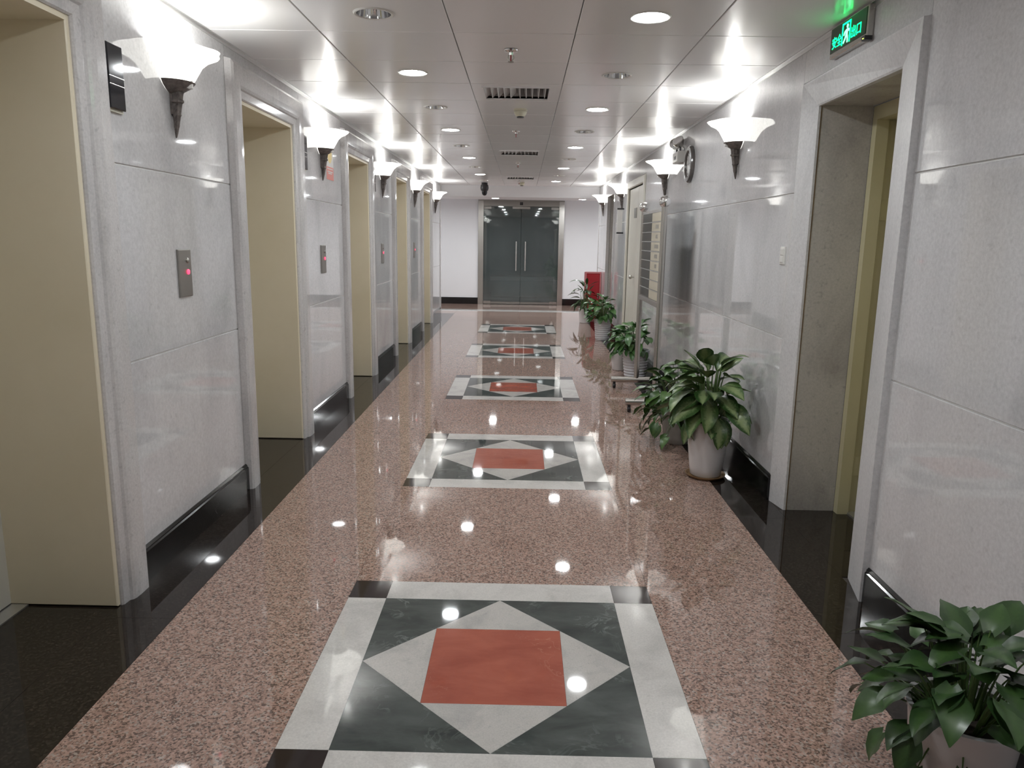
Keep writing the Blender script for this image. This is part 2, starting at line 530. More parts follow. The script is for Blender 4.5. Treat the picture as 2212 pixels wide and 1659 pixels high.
# black borders
nb = 14
for k in range(nb):
    y0 = YB + (15.2 - YB) * k / nb; y1 = YB + (15.2 - YB) * (k + 1) / nb
    for x0, x1 in ((-WX, -1.29), (1.29, WX)):
        slab(x0, x1, y0, y1, 'black', 'black_border_slab')
for (y0, y1) in EL:
    slab(-2.02, -WX, y0, y1, 'black', 'black_border_slab')
R1 = (3.24, 4.11)
R3 = (12.62, 13.68)
slab(WX, 1.99, R1[0], R1[1], 'black', 'black_border_slab')
slab(WX, 2.3, R3[0], R3[1], 'black', 'black_border_slab')
# far end: granite, white strip, granite
for k in range(-3, 3):
    x0, x1 = k * 1.3, k * 1.3 + 1.3
    slab(x0, x1, 15.75, 16.15, 'white', 'white_strip_slab')
    slab(x0, x1, 16.15, FAR, 'granite', 'granite_slab')
for x0, x1 in ((-3.9, -2.6), (-2.6, -1.29), (1.29, 2.6), (2.6, 3.9)):
    slab(x0, x1, 15.2, 15.75, 'granite', 'granite_slab')

# ------------------------------------------------------------------ walls
def wall_core(name, side, solids, label):
    """solids: list of (y0,y1,z0,z1); side -1 left, +1 right"""
    mb = MB()
    for (y0, y1, z0, z1) in solids:
        x0, x1 = side * (WX + 0.006), side * (WX + 0.3)
        mb.box(x0, x1, y0, y1, z0, z1)
    o = mb.obj(name, 'grout')
    return tag(o, label, 'wall', kind='structure')

def slabs(parent, side, y0, y1, zs, nm='marble_slab', mat='wall', gap=0.0035):
    for z0, z1 in zip(zs[:-1], zs[1:]):
        xa, xb = side * WX, side * (WX + 0.02)
        MB().cbox(xa, xb, y0 + 0.0008, y1 - 0.0008, z0 + (gap if z0 > 0.01 else 0), z1 - (gap if z1 < CZ else 0), 0.0015, 0, -side).obj(nm, mat, parent)

TOPZ = CZ + 0.06
# left wall: piers between the lifts
piers_l = []
edges = [YB] + [v for e in EL for v in e] + [LEND]
for k in range(0, len(edges), 2):
    piers_l.append((edges[k], edges[k + 1]))
sol = [(a, b, 0, TOPZ) for a, b in piers_l] + [(a, b, EH + 0.01, TOPZ) for a, b in EL]
wl = wall_core('wall_left', -1, sol, 'polished grey-white marble wall on the left with lift openings')
for i, (a, b) in enumerate(piers_l):
    ya = a + (TW if i > 0 else 0); yb = b - (TW if i < len(piers_l) - 1 else 0.0)
    if i == 0:
        ym = (ya + yb) / 2
        slabs(wl, -1, ya, ym, (0, JZ[0], JZ[1], CZ)); slabs(wl, -1, ym, yb, (0, JZ[0], JZ[1], CZ))
    else:
        slabs(wl, -1, ya, yb, (0, JZ[0], JZ[1], CZ))
for (a, b) in EL:
    slabs(wl, -1, a - TW, b + TW, (EH + TW, CZ))
# end return of the left wall
MB().box(-1.86, -WX + 0.012, LEND - 0.11, LEND + 0.02, 0, CZ).obj('corner_post', 'trim', wl)

# right wall
D2 = (9.62, 10.95)
REND = 15.15
sol = [(YB, R1[0] - 0.242, 0, TOPZ), (R1[0] - 0.242, R1[1] + 0.166, 2.331, TOPZ), (R1[1] + 0.166, D2[0], 0, TOPZ), (D2[0], D2[1], 2.21, TOPZ), (D2[1], R3[0] - 0.025, 0, TOPZ), (R3[0] - 0.025, R3[1] + 0.025, 2.275, TOPZ), (R3[1] + 0.025, REND, 0, TOPZ)]
wr = wall_core('wall_right', 1, sol, 'polished grey-white marble wall on the right with doorways')
TR = 0.17
def wall_run(y0, y1, n):
    for k in range(n):
        slabs(wr, 1, y0 + (y1 - y0) * k / n, y0 + (y1 - y0) * (k + 1) / n, (0, JZ[0], JZ[1], CZ))
wall_run(YB, R1[0] - 0.245, 4)
wall_run(R1[1] + TR, D2[0] - 0.12, 4)
slabs(wr, 1, R1[0] - 0.245, R1[1] + TR, (2.335, CZ))
wall_run(D2[1] + 0.1, R3[0] - 0.14, 1)
slabs(wr, 1, D2[0] - 0.12, D2[1] + 0.1, (2.31, CZ))
slabs(wr, 1, R3[0] - 0.14, R3[1] + 0.05, (2.25, CZ))
wall_run(R3[1] + 0.05, REND - 0.02, 1)
MB().box(WX - 0.008, 1.86, REND - 0.05, REND + 0.02, 0, CZ).obj('corner_post', 'trim', wr)

# back wall behind the camera
wb = MB().box(-2.1, 2.1, YB - 0.2, YB, 0, TOPZ).obj('wall_back', 'wall')
tag(wb, 'grey marble wall closing the corridor behind the camera', 'wall', kind='structure')

# far cross corridor
wf = MB()
for (x0, x1, z0, z1) in ((-4.0, -0.955, 0, 2.6), (1.0, 4.0, 0, 2.6), (-0.955, 1.0, 2.345, 2.6)):
    wf.box(x0, x1, FAR, FAR + 0.15, z0, z1)
wf = wf.obj('wall_far', 'paintwall')
tag(wf, 'plain white painted wall at the far end around the glass door', 'wall', kind='structure')
for nm, x0, x1, lab in (('wall_far_left', -4.15, -4.0, 'left'), ('wall_far_right', 4.0, 4.15, 'right')):
    o = MB().box(x0, x1, 15.1, FAR + 0.15, 0, 2.6).obj(nm, 'paintwall')
    tag(o, 'white end wall of the cross passage, ' + lab + ' side', 'wall', kind='structure')
for nm, x0, x1, lab in (('wall_passage_left', -4.15, -1.86, 'left'), ('wall_passage_right', 1.86, 4.15, 'right')):
    o = MB().box(x0, x1, 14.9, 15.12, 0, 2.6).obj(nm, 'paintwall')
    tag(o, 'white near wall of the cross passage, ' + lab + ' side', 'wall', kind='structure')

# ------------------------------------------------------------------ ceiling
cl = MB().box(-2.2, 2.2, YB - 0.2, 15.2, CZ + 0.16, CZ + 0.26).obj('ceiling', 'plenum')
tag(cl, 'white metal panel ceiling with square tiles and recessed lights', 'ceiling', kind='structure')
CX = [-WX, -0.985, -0.305, 0.315, 0.965, WX]
CP = 0.632
cy = lambda k: 4.065 + CP * k
HOLE = 0.082
VENT_K = (2, 8, 14)
tile_cache = {}
def tile_mesh(wd, ln, hole):
    key = (round(wd, 4), round(ln, 4), hole)
    if key in tile_cache:
        return tile_cache[key]
    gp = 0.002; c = 0.003
    x, y = wd / 2 - gp, ln / 2 - gp
    mb = MB()
    if not hole:
        mb.cbox(-x, x, -y, y, 0, 0.02, c, 2, -1)
    else:
        n = 32; outer = []; inner = []
        xi, yi = x - c, y - c
        for k in range(n):
            a = 2 * PI * (k + 0.5) / n
            d = min(xi / max(1e-6, abs(math.cos(a))), yi / max(1e-6, abs(math.sin(a))))
            outer.append((d * math.cos(a), d * math.sin(a), 0)); inner.append((HOLE * math.cos(a), HOLE * math.sin(a), 0))
        v = outer + inner + [(p[0], p[1], 0.02) for p in inner]
        f = []
        for k in range(n):
            j = (k + 1) % n
            f.append((k, j, n + j, n + k)); f.append((n + k, n + j, 2 * n + j, 2 * n + k))
        mb.add(v, f)
        cr = [(-1, -1), (1, -1), (1, 1), (-1, 1)]
        # corners and chamfered rim
        v = [(sx * xi, sy * yi, 0) for sx, sy in cr] + [(sx * x, sy * y, c) for sx, sy in cr] + [(sx * x, sy * y, 0.02) for sx, sy in cr]
        f = []
        for k in range(4):
            j = (k + 1) % 4
            f.append((k, j, 4 + j, 4 + k)); f.append((4 + k, 4 + j, 8 + j, 8 + k))
        mb.add(v, f)
        # fill the little corner triangles left by the 32-gon
        for sx, sy in cr:
            best = sorted(outer, key=lambda p: (p[0] - sx * xi) ** 2 + (p[1] - sy * yi) ** 2)[:2]
            mb.add([best[0], best[1], (sx * xi, sy * yi, 0)], [(0, 1, 2)])
    me = mb.mesh('ceiling_tile', MT['ceil'])
    tile_cache[key] = me
    return me
DL_SPOTS = []
for k in range(-10, 18):
    y0, y1 = cy(k), min(cy(k + 1), SOF)
    for c in range(5):
        x0, x1 = CX[c], CX[c + 1]
        if c == 2 and k in VENT_K:
            continue
        hole = c in (1, 3) and k % 2 != 0 and cy(k + 1) < SOF
        link('ceiling_tile', tile_mesh(x1 - x0, y1 - y0, hole), cl, ((x0 + x1) / 2, (y0 + y1) / 2, CZ))
        if hole:
            DL_SPOTS.append(((x0 + x1) / 2, (y0 + y1) / 2, c, (k + 1) // 2))
for side in (-1, 1):
    o = MB().box(side * WX, side * (WX - 0.018), YB, SOF, CZ - 0.004, CZ - 0.0005).box(side * WX, side * (WX - 0.003), YB, SOF, CZ - 0.02, CZ - 0.0005).obj('trim_%d' % (1 if side < 0 else 2), 'alu')
    tag(o, 'thin aluminium angle between ceiling and ' + ('left' if side < 0 else 'right') + ' wall', 'trim', kind='structure')

# beam and raised ceiling of the cross passage
bmz = 2.305
o = MB().box(-4.0, 4.0, SOF, 16.2, bmz, 2.72).obj('ceiling_beam', 'paintwall')
tag(o, 'white plastered beam across the far end of the corridor', 'beam', kind='structure')
o = MB().box(-4.0, 4.0, 16.2, FAR, 2.46, 2.6).obj('ceiling_passage', 'paintwall')
tag(o, 'plain white ceiling of the cross passage', 'ceiling', kind='structure')

# ------------------------------------------------------------------ skirting
bl = thing('baseboard_left', 'black polished skirting along the left wall', 'baseboard', kind='structure')
br = thing('baseboard_right', 'black polished skirting along the right wall', 'baseboard', kind='structure')
def skirt(parent, side, y0, y1, h=0.158):
    x = side * WX; t = 0.018
    prof = [(0, 0), (t, 0), (t, h - 0.022), (t - 0.006, h - 0.016), (t - 0.006, h - 0.010), (0.004, h), (0, h)]
    fr = lambda u, v, w_: (x - side * u, w_, v)
    MB().prism(prof, y0, y1, fr).obj('skirting_board', 'skirt', parent)
for i, (a, b) in enumerate(piers_l):
    skirt(bl, -1, a + (TW if i else 0) - 0.015, b - (TW if i < len(piers_l) - 1 else 0.11) + 0.015)
skirt(br, 1, YB, R1[0] - 0.245)
skirt(br, 1, R1[1] + TR - 0.01, D2[0] - 0.12)
skirt(br, 1, D2[1] + 0.1, R3[0] - 0.14)
skirt(br, 1, R3[1] + 0.02, REND - 0.05)
bf = thing('baseboard_far', 'flat black skirting on the far white wall', 'baseboard', kind='structure')
MB().box(-4, -0.95, FAR - 0.012, FAR, 0, 0.15).obj('skirting_board', 'skirt', bf)
MB().box(0.995, 4, FAR - 0.012, FAR, 0, 0.15).obj('skirting_board', 'skirt', bf)

# ------------------------------------------------------------------ lift entrances
def u_sweep(y0, y1, zt, prof, side):
    """moulding around an opening: prof (d outward, h proud); legs from floor, mitred head"""
    path = lambda d: [(y0 - d, 0.0), (y0 - d, zt + d), (y1 + d, zt + d), (y1 + d, 0.0)]
    mb = MB(); n = len(prof)
    v = []
    for k in range(4):
        for (d, h) in prof:
            y, z = path(d)[k]
            v.append((side * (WX - h), y, z))
    f = []
    for k in range(3):
        for i in range(n - 1):
            f.append((k * n + i, k * n + i + 1, (k + 1) * n + i + 1, (k + 1) * n + i))
    mb.add(v, f)
    return mb
lift_prof = [(0.0, -0.02), (0.0, 0.012), (0.006, 0.020), (0.045, 0.024), (0.052, 0.034), (0.066, 0.040), (0.10, 0.043), (0.165, 0.043), (0.182, 0.034), (0.19, 0.0)]
for i, (a, b) in enumerate(EL):
    d = thing('door_%d' % (i + 1), '%s lift entrance on the left wall with cream painted recess' % ORD(i), 'lift door', kind='structure')
    u_sweep(a, b, EH, lift_prof, -1).obj('marble_surround', 'trim', d)
    # cream lining
    x0, x1 = -WX - 0.0, -WX - ED
    t = 0.02
    MB().cbox(x0 + 0.006, x1, a, a + t, 0, EH, 0.004, 1, 1).obj('jamb_lining', 'cream', d)
    MB().cbox(x0 + 0.006, x1, b - t, b, 0.004, EH, 0.004, 1, -1).obj('jamb_lining', 'cream', d)
    MB().box(x0 + 0.006, x1, a + t, b - t, EH - t, EH).obj('head_lining', 'cream', d)
    MB().box(x1 + 0.09, x1 - 0.02, a + t, b - t, 0.0, 0.006).obj('door_sill', 'alu', d)
    m = (a + b) / 2
    MB().box(x1 + 0.02, x1 - 0.02, a + t, m - 0.003, 0.01, EH - t).obj('door_leaf', 'liftdoor', d)
    MB().box(x1 + 0.02, x1 - 0.02, m + 0.003, b - t, 0.01, EH - t).obj('door_leaf', 'liftdoor', d)

# ------------------------------------------------------------------ right doorway near
d = thing('door_6', 'cream fire door set in a marble recess under the green exit sign', 'door', kind='structure')
a, b = R1
# marble reveals
MB().box(1.606, 1.872, b + 0.003, b + 0.022, 0, 2.203).obj('marble_reveal', 'jambmarble', d)
MB().box(1.606, 1.872, a - 0.022, a - 0.003, 0, 2.203).obj('marble_reveal', 'jambmarble', d)
MB().box(1.602, 1.872, a - 0.003, b + 0.003, 2.203, 2.222).obj('marble_reveal', 'jambmarble', d)
MB().box(1.594, 1.606, b + 0.001, b + 0.02, 0, 2.2).obj('joint_strip', 'sealant', d)
fr = lambda u, v, w_: (u, v, w_)
# splayed marble surround, mitred at the corners
sur = [(0.0, 1.625), (0.0, 1.588), (0.06, 1.582), (0.94, 1.534), (0.975, 1.533), (1.0, 1.566), (1.0, 1.60)]
v_ = []
for k in range(4):
    for (t, x) in sur:
        yy = (a - 0.246 * t) if k < 2 else (b + TR * t)
        zz_ = 0.0 if k in (0, 3) else 2.2 + 0.135 * t
        xx_ = x if k < 2 else min(1.6, x + 0.022 * min(1, t / 0.9)) if t < 1 else x
        v_.append((xx_, yy, zz_))
n_ = len(sur); f_ = []
for k in range(3):
    for i_ in range(n_ - 1):
        f_.append((k * n_ + i_, k * n_ + i_ + 1, (k + 1) * n_ + i_ + 1, (k + 1) * n_ + i_))
MB().add(v_, f_).obj('marble_surround', 'surround', d)
# cream frame
for (y0, y1, y2) in ((b - 0.05, b - 0.035, b), (a + 0.05, a + 0.035, a)):
    MB().box(1.872, 1.935, y0, y2, 0, 2.2).box(1.935, 1.985, y1, y2, 0, 2.2).obj('door_frame', 'creamdoor', d)
MB().box(1.872, 1.985, a + 0.05, b - 0.05, 2.13, 2.2).obj('door_frame_head', 'creamdoor', d)
MB().box(1.995, 2.04, a + 0.05, b - 0.06, 0.012, 2.12).obj('door_leaf', 'creamdoor', d)
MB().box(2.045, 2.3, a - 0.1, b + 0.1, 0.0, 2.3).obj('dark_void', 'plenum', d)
for z in (0.28, 1.68):
    MB().tube([(1.985, b - 0.045, z - 0.06), (1.985, b - 0.045, z + 0.06)], 0.011, 8).box(1.94, 1.99, b - 0.04, b - 0.034, z - 0.055, z + 0.055).obj('hinge', 'creamdoor', d)
MB().box(1.93, 2.04, a, b, 0.0, 0.012).obj('threshold', 'alu', d)

# ------------------------------------------------------------------ right double door (flush)
d = thing('door_7', 'pale cream flush double door on the right wall behind the directory stand', 'door', kind='structure')
a, b = D2
fprof = [(0.0, -0.03), (0.0, 0.014), (0.01, 0.02), (0.08, 0.02), (0.1, 0.0)]
u_sweep(a, b, 2.21, fprof, 1).obj('door_frame', 'palecream', d)
mid = 10.15
for y0, y1 in ((a + 0.004, mid - 0.004), (mid + 0.004, b - 0.004)):
    MB().cbox(WX + 0.012, WX + 0.05, y0, y1, 0.01, 2.2, 0.004, 0, -1).obj('door_leaf', 'palecream', d)
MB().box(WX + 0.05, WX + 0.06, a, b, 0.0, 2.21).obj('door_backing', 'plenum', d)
MB().box(WX + 0.004, WX + 0.012, 10.22, 10.42, 1.80, 1.93).obj('door_plate', 'platesteel', d)
MB().sphere((WX - 0.035, 10.22, 1.02), 0.026).tube([(WX + 0.012, 10.22, 1.02), (WX - 0.03, 10.22, 1.02)], 0.012, 10).obj('door_knob', 'steel', d, True)

# ------------------------------------------------------------------ right far recess
d = thing('door_8', 'grey marble doorway recess at the far end of the right wall', 'doorway', kind='structure')
a, b = R3
MB().box(1.615, 2.3, b + 0.002, b + 0.022, 0, 2.252).obj('marble_reveal', 'jambmarble', d)
MB().box(1.615, 2.3, a - 0.022, a - 0.002, 0, 2.252).obj('marble_reveal', 'jambmarble', d)
MB().box(1.584, 2.3, a - 0.002, b + 0.002, 2.252, 2.272).obj('marble_reveal', 'jambmarble', d)
MB().box(WX - 0.02, WX + 0.05, a - 0.14, a, 0, 2.25).obj('surround_leg', 'trim', d)
MB().box(WX - 0.004, WX + 0.05, b, b + 0.05, 0, 2.25).obj('surround_leg', 'trim', d)
MB().box(2.2, 2.24, a, b, 0.01, 2.25).obj('door_leaf', 'palecream', d)

# ------------------------------------------------------------------ glass door
d = thing('door_9', 'double glass door in a steel frame at the far end', 'door', kind='structure')
x0, x1, zt = -0.955, 1.0, 2.345
xc = (x0 + x1) / 2
MB().box(x0, x0 + 0.12, FAR - 0.03, FAR + 0.12, 0, zt).obj('frame_post', 'steel', d)
MB().box(x1 - 0.12, x1, FAR - 0.03, FAR + 0.12, 0, zt).obj('frame_post', 'steel', d)
MB().box(x0 + 0.12, x1 - 0.12, FAR - 0.03, FAR + 0.12, zt - 0.12, zt).obj('frame_head', 'platesteel', d)
MB().box(x0 + 0.0, x1, FAR - 0.05, FAR - 0.03, zt - 0.005, zt + 0.012).obj('head_flashing', 'platesteel', d)
MB().box(xc - 0.035, xc + 0.035, FAR - 0.036, FAR - 0.03, zt - 0.095, zt - 0.03).obj('closer_plate', 'blackplastic', d)
for s, xa, xb in ((-1, x0 + 0.125, xc - 0.004), (1, xc + 0.004, x1 - 0.125)):
    lf = MB().box(xa, xb, FAR + 0.03, FAR + 0.042, 0.012, zt - 0.125).obj('glass_leaf', 'glass', d)
    MB().box(xa, xb, FAR + 0.022, FAR + 0.05, 0.008, 0.06).obj('bottom_rail', 'platesteel', lf)
    xs = xa if s < 0 else xb
    MB().box(xs, xs - s * 0.17, FAR + 0.018, FAR + 0.054, 0.008, 0.075).obj('patch_fitting', 'steel', lf)
    MB().box(xs, xs - s * 0.17, FAR + 0.018, FAR + 0.054, zt - 0.185, zt - 0.13).obj('patch_fitting', 'platesteel', lf)
    hx = xc + s * 0.105
    MB().tube([(hx, FAR - 0.03, 0.78), (hx, FAR - 0.03, 1.44)], 0.017, 10).tube([(hx, FAR - 0.03, 0.9), (hx, FAR + 0.035, 0.9)], 0.008, 8).tube([(hx, FAR - 0.03, 1.32), (hx, FAR + 0.035, 1.32)], 0.008, 8).obj('pull_handle', 'steel', lf, True)
MB().box(xc - 0.2, xc + 0.2, FAR + 0.02, FAR + 0.05, zt - 0.175, zt - 0.125).obj('lock_case', 'platesteel', d)
# dark office behind the glass
o = MB().box(-2.6, 2.6, 21.4, 21.5, 0, 2.7).box(-2.7, -2.6, FAR + 0.15, 21.5, 0, 2.7).box(2.6, 2.7, FAR + 0.15, 21.5, 0, 2.7).box(-2.7, 2.7, FAR + 0.15, 21.5, 2.6, 2.7).obj('wall_office', 'darkroom')
tag(o, 'dim unlit office room seen through the glass door', 'room', kind='structure')
o = MB().box(-2.7, 2.7, FAR + 0.1, 21.5, -0.1, 0.0).obj('floor_office', 'darkroom')
tag(o, 'dark floor of the unlit office behind the glass', 'floor', kind='structure')
ct = thing('reception_counter', 'low pale counter in the dark office behind the glass door', 'counter', (0.25, 20.2, 0))
MB().box(-1.0, 1.0, -0.25, 0.25, 0.0, 0.42).obj('counter_body', 'darkroom', ct)
MB().box(-1.02, 1.02, -0.28, 0.28, 0.42, 0.52).obj('counter_top', 'darkroom2', ct)

# ------------------------------------------------------------------ sconces
def make_sconce(label):
    s = thing('wall_sconce', label, 'wall lamp', (0, 0, 0), 0, 'glass bowl wall sconces')
    # wall at x=0, lamp projects to +x, z=0 at rim height
    prof_o = [(0.012, -0.166), (0.048, -0.160), (0.080, -0.143), (0.105, -0.116), (0.124, -0.084), (0.143, -0.052), (0.172, -0.026), (0.214, -0.006), (0.222, 0.004)]
    prof_i = [(0.218, 0.008), (0.168, -0.018), (0.139, -0.044), (0.119, -0.078), (0.100, -0.110), (0.076, -0.136), (0.046, -0.153), (0.012, -0.159)]
    wv = lambda a, k: 1 + (0.035 * math.cos(8 * a) * max(0, (min(k, 16 - k) - 3) / 5.0))
    sh = MB().lathe(prof_o + prof_i, 48, -PI / 2, PI / 2, wv).obj('glass_shade', 'shade', s, True)
    for v in sh.data.vertices:
        v.co.x += 0.0006
    bp = [(0.0005, -0.095), (0.015, -0.09), (0.019, -0.08), (0.019, 0.0), (0.015, 0.012), (0.0005, 0.018)]
    MB().lathe(bp, 16, cx=0.085).obj('bulb', 'bulb', s, True)
    MB().tube([(0.085, 0, -0.155), (0.085, 0, -0.092)], 0.017, 10).obj('lamp_holder', 'whiteplastic', s, True)
    cup = [(0.006, -0.182), (0.03, -0.178), (0.054, -0.169), (0.086, -0.149), (0.104, -0.129), (0.101, -0.128), (0.083, -0.144), (0.052, -0.162), (0.03, -0.170), (0.006, -0.173)]
    c = MB().lathe(cup, 24, -PI / 2, PI / 2).obj('cup', 'bronze', s, True)
    for v in c.data.vertices:
        v.co.x += 0.003
    # tapered, ringed stem
    st = []
    zz = [(-0.172, 0.040), (-0.185, 0.036), (-0.205, 0.034), (-0.210, 0.042), (-0.217, 0.042), (-0.222, 0.032), (-0.25, 0.028), (-0.268, 0.026), (-0.274, 0.029), (-0.280, 0.024), (-0.305, 0.020), (-0.325, 0.018), (-0.330, 0.015), (-0.352, 0.011), (-0.372, 0.005)]
    fl_ = lambda a, k: 1 + 0.12 * math.cos(6 * a)
    stm = MB().lathe([(r * 0.66, z) for z, r in zz] + [(0.0005, -0.374)], 24, 0, 2 * PI, fl_).obj('stem', 'bronze', s, True)
    for v in stm.data.vertices:
        v.co.x += 0.030 - 0.02 * max(0, (-v.co.z - 0.17) / 0.21)
    # little cast leaves on the stem
    for k in range(5):
        z = -0.228 - 0.026 * k
        r = 0.022 - 0.0027 * k
        for sgn in (-1, 1):
            p = (0.026 - 0.004 * k, sgn * r * 0.8, z)
            MB().add([p, (p[0] + 0.012, p[1] + sgn * 0.006, z + 0.012), (p[0] + 0.004, p[1] + sgn * 0.014, z - 0.004), (p[0] - 0.008, p[1] + sgn * 0.004, z - 0.012)], [(0, 1, 2), (0, 2, 3), (1, 0, 3), (1, 3, 2)]).obj('cast_leaf', 'bronze', s)
    MB().box(0.0, 0.012, -0.02, 0.02, -0.27, -0.17).obj('wall_plate', 'bronze', s)
    return s
RIM = 2.308
sc0 = make_sconce('frosted bowl sconce on the left wall above the nearest lift call plate')
sck = tree(sc0)
left_y = [3.62, 6.22, 8.84, 11.44, 14.1]
left_lab = ['frosted bowl sconce on the left wall above the nearest lift call plate',
            'second sconce along the left wall, beside the yellow and red notice',
            'third sconce along the left wall, between the third and fourth lifts',
            'fourth sconce along the left wall, between the fourth and fifth lifts',
            'farthest sconce on the left wall, past the last lift']
right_y = [5.46, 8.12, 11.6, 14.3]
right_lab = ['nearest sconce on the right wall, above the large potted plant',
             'second sconce on the right wall, beside the round clock',
             'third sconce on the right wall, above the white blade sign',
             'farthest sconce on the right wall, above the red fire box']
extra = [(-1, 1.0, 'sconce on the left wall beside the camera, out of the picture'), (1, 0.9, 'added sconce on the right wall beside the camera, out of the picture'),  # right-hand one is an invented, unseen lamp lighting the foreground
         (-1, -1.2, 'sconce on the left wall behind the camera'), (1, -0.9, 'sconce on the right wall behind the camera')]
first = True
for side, ys, labs in ((-1, left_y, left_lab), (1, right_y, right_lab)):
    for y, lab in zip(ys, labs):
        loc = (side * (WX - 0.001), y, RIM); rz = 0 if side < 0 else PI
        if first:
            sc0.location = loc; sc0.rotation_euler = (0, 0, rz); first = False
        else:
            copy_tree(sc0, sck, loc, rz, lab)
for side, y, lab in extra[:2]:
    copy_tree(sc0, sck, (side * (WX - 0.001), y, RIM), 0 if side < 0 else PI, lab)

# ------------------------------------------------------------------ downlights
def make_down(lit, label):
    s = thing('recessed_downlight', label, 'ceiling light', (0, 0, 0), 0, 'lit round ceiling downlights' if lit else 'unlit round ceiling downlights')
    MB().lathe([(0.078, 0.004), (0.080, -0.004), (0.090, -0.006), (0.096, -0.001), (0.096, 0.0)], 32).obj('trim_ring', 'whiteplastic', s, True)
    MB().lathe([(0.079, -0.003), (0.074, 0.03), (0.062, 0.07), (0.045, 0.095), (0.001, 0.10)], 32).obj('reflector', 'chrome', s, True)
    if lit:
        MB().lathe([(0.001, -0.008), (0.05, -0.006), (0.079, -0.001)], 28).obj('lamp_lens', 'lamp', s, True)
    else:
        for dx in (-0.028, 0.0, 0.028):
            MB().tube([(dx, -0.045, 0.055), (dx, 0.045, 0.055)], 0.011, 8).obj('lamp_tube', 'lampoff', s, True)
    return s
protos = {}
for (x, y, c, j) in DL_SPOTS:
    right = c == 3
    lit = (right and j % 2 == 0) or ((not right) and j % 2 == 1)
    vis = j >= 0
    if not vis and j < -2:
        continue
    side = 'right' if right else 'left'
    if vis:
        lab = '%s round ceiling downlight from the camera in the %s row, %s' % (ORD(j), side, 'switched on' if lit else 'switched off')
    else:
        lab = 'round ceiling downlight overhead beside the camera, %s row, number %d back, %s' % (side, -j, 'on' if lit else 'off')
    if lit not in protos:
        s = make_down(lit, lab)
        protos[lit] = (s, tree(s))
        s.location = (x, y, CZ)
    else:
        s, k = protos[lit]
        copy_tree(s, k, (x, y, CZ), 0, lab)
# surface lights under the beam
def beam_light(x, y, lab):
    s = thing('beam_downlight', lab, 'ceiling light', (x, y, bmz), 0, 'downlights under the far beam')
    MB().lathe([(0.072, 0.0), (0.085, -0.002), (0.088, -0.008), (0.072, -0.010)], 28).obj('trim_ring', 'whiteplastic', s, True)
    MB().lathe([(0.001, -0.009), (0.072, -0.008)], 28).obj('lamp_lens', 'lampbeam', s)
beam_light(-0.5, 15.55, 'round downlight under the far beam, left of the glass door')
beam_light(1.25, 15.55, 'round downlight under the far beam, right of the glass door')
beam_light(-2.2, 15.6, 'added unseen round downlight under the far beam in the left cross passage')  # hidden lamp, added to brighten the far wall
beam_light(3.0, 15.6, 'added unseen round downlight under the far beam in the right cross passage')  # also an added lamp out of view, for the far wall

# ------------------------------------------------------------------ ceiling fittings
def sprinkler(y, lab):
    s = thing('sprinkler_head', lab, 'sprinkler', (-0.016, y, CZ), 0, 'ceiling sprinklers')
    MB().lathe([(0.001, -0.001), (0.038, -0.002), (0.036, -0.008), (0.014, -0.016), (0.012, -0.03), (0.001, -0.03)], 20).obj('escutcheon', 'chrome', s, True)
    MB().tube([(-0.012, 0, -0.028), (-0.016, 0, -0.045), (-0.004, 0, -0.062)], 0.0035, 6).tube([(0.012, 0, -0.028), (0.016, 0, -0.045), (0.004, 0, -0.062)], 0.0035, 6).obj('frame_arm', 'platesteel', s, True)
    MB().tube([(0, 0, -0.03), (0, 0, -0.06)], 0.004, 6).obj('glass_bulb', 'redbox', s, True)
    MB().lathe([(0.001, -0.060), (0.017, -0.062), (0.017, -0.065), (0.001, -0.066)], 16).obj('deflector', 'platesteel', s, True)
for y, lab in ((4.40, 'nearest chrome sprinkler head in the middle of the ceiling'), (7.55, 'second chrome sprinkler head along the ceiling centre'),
               (10.65, 'third sprinkler head along the ceiling centre'), (13.85, 'farthest sprinkler head, close to the far beam')):
    sprinkler(y, lab)
def smoke(y, lab):
    s = thing('smoke_detector', lab, 'smoke detector', (0.03, y, CZ), 0, 'cream smoke detectors')
    MB().lathe([(0.001, 0), (0.055, 0), (0.055, -0.012), (0.048, -0.016)], 24).obj('base', 'creamplastic', s, True)
    MB().lathe([(0.050, -0.016), (0.052, -0.026), (0.040, -0.048), (0.028, -0.058), (0.001, -0.06)], 24).obj('body', 'creamplastic', s, True)
    MB().lathe([(0.030, -0.056), (0.028, -0.066), (0.001, -0.067)], 16).obj('sensor_cap', 'blackplastic', s, True)
smoke(6.33, 'nearer cream smoke detector just past the first air vent')
smoke(14.25, 'farther smoke detector close to the far beam')
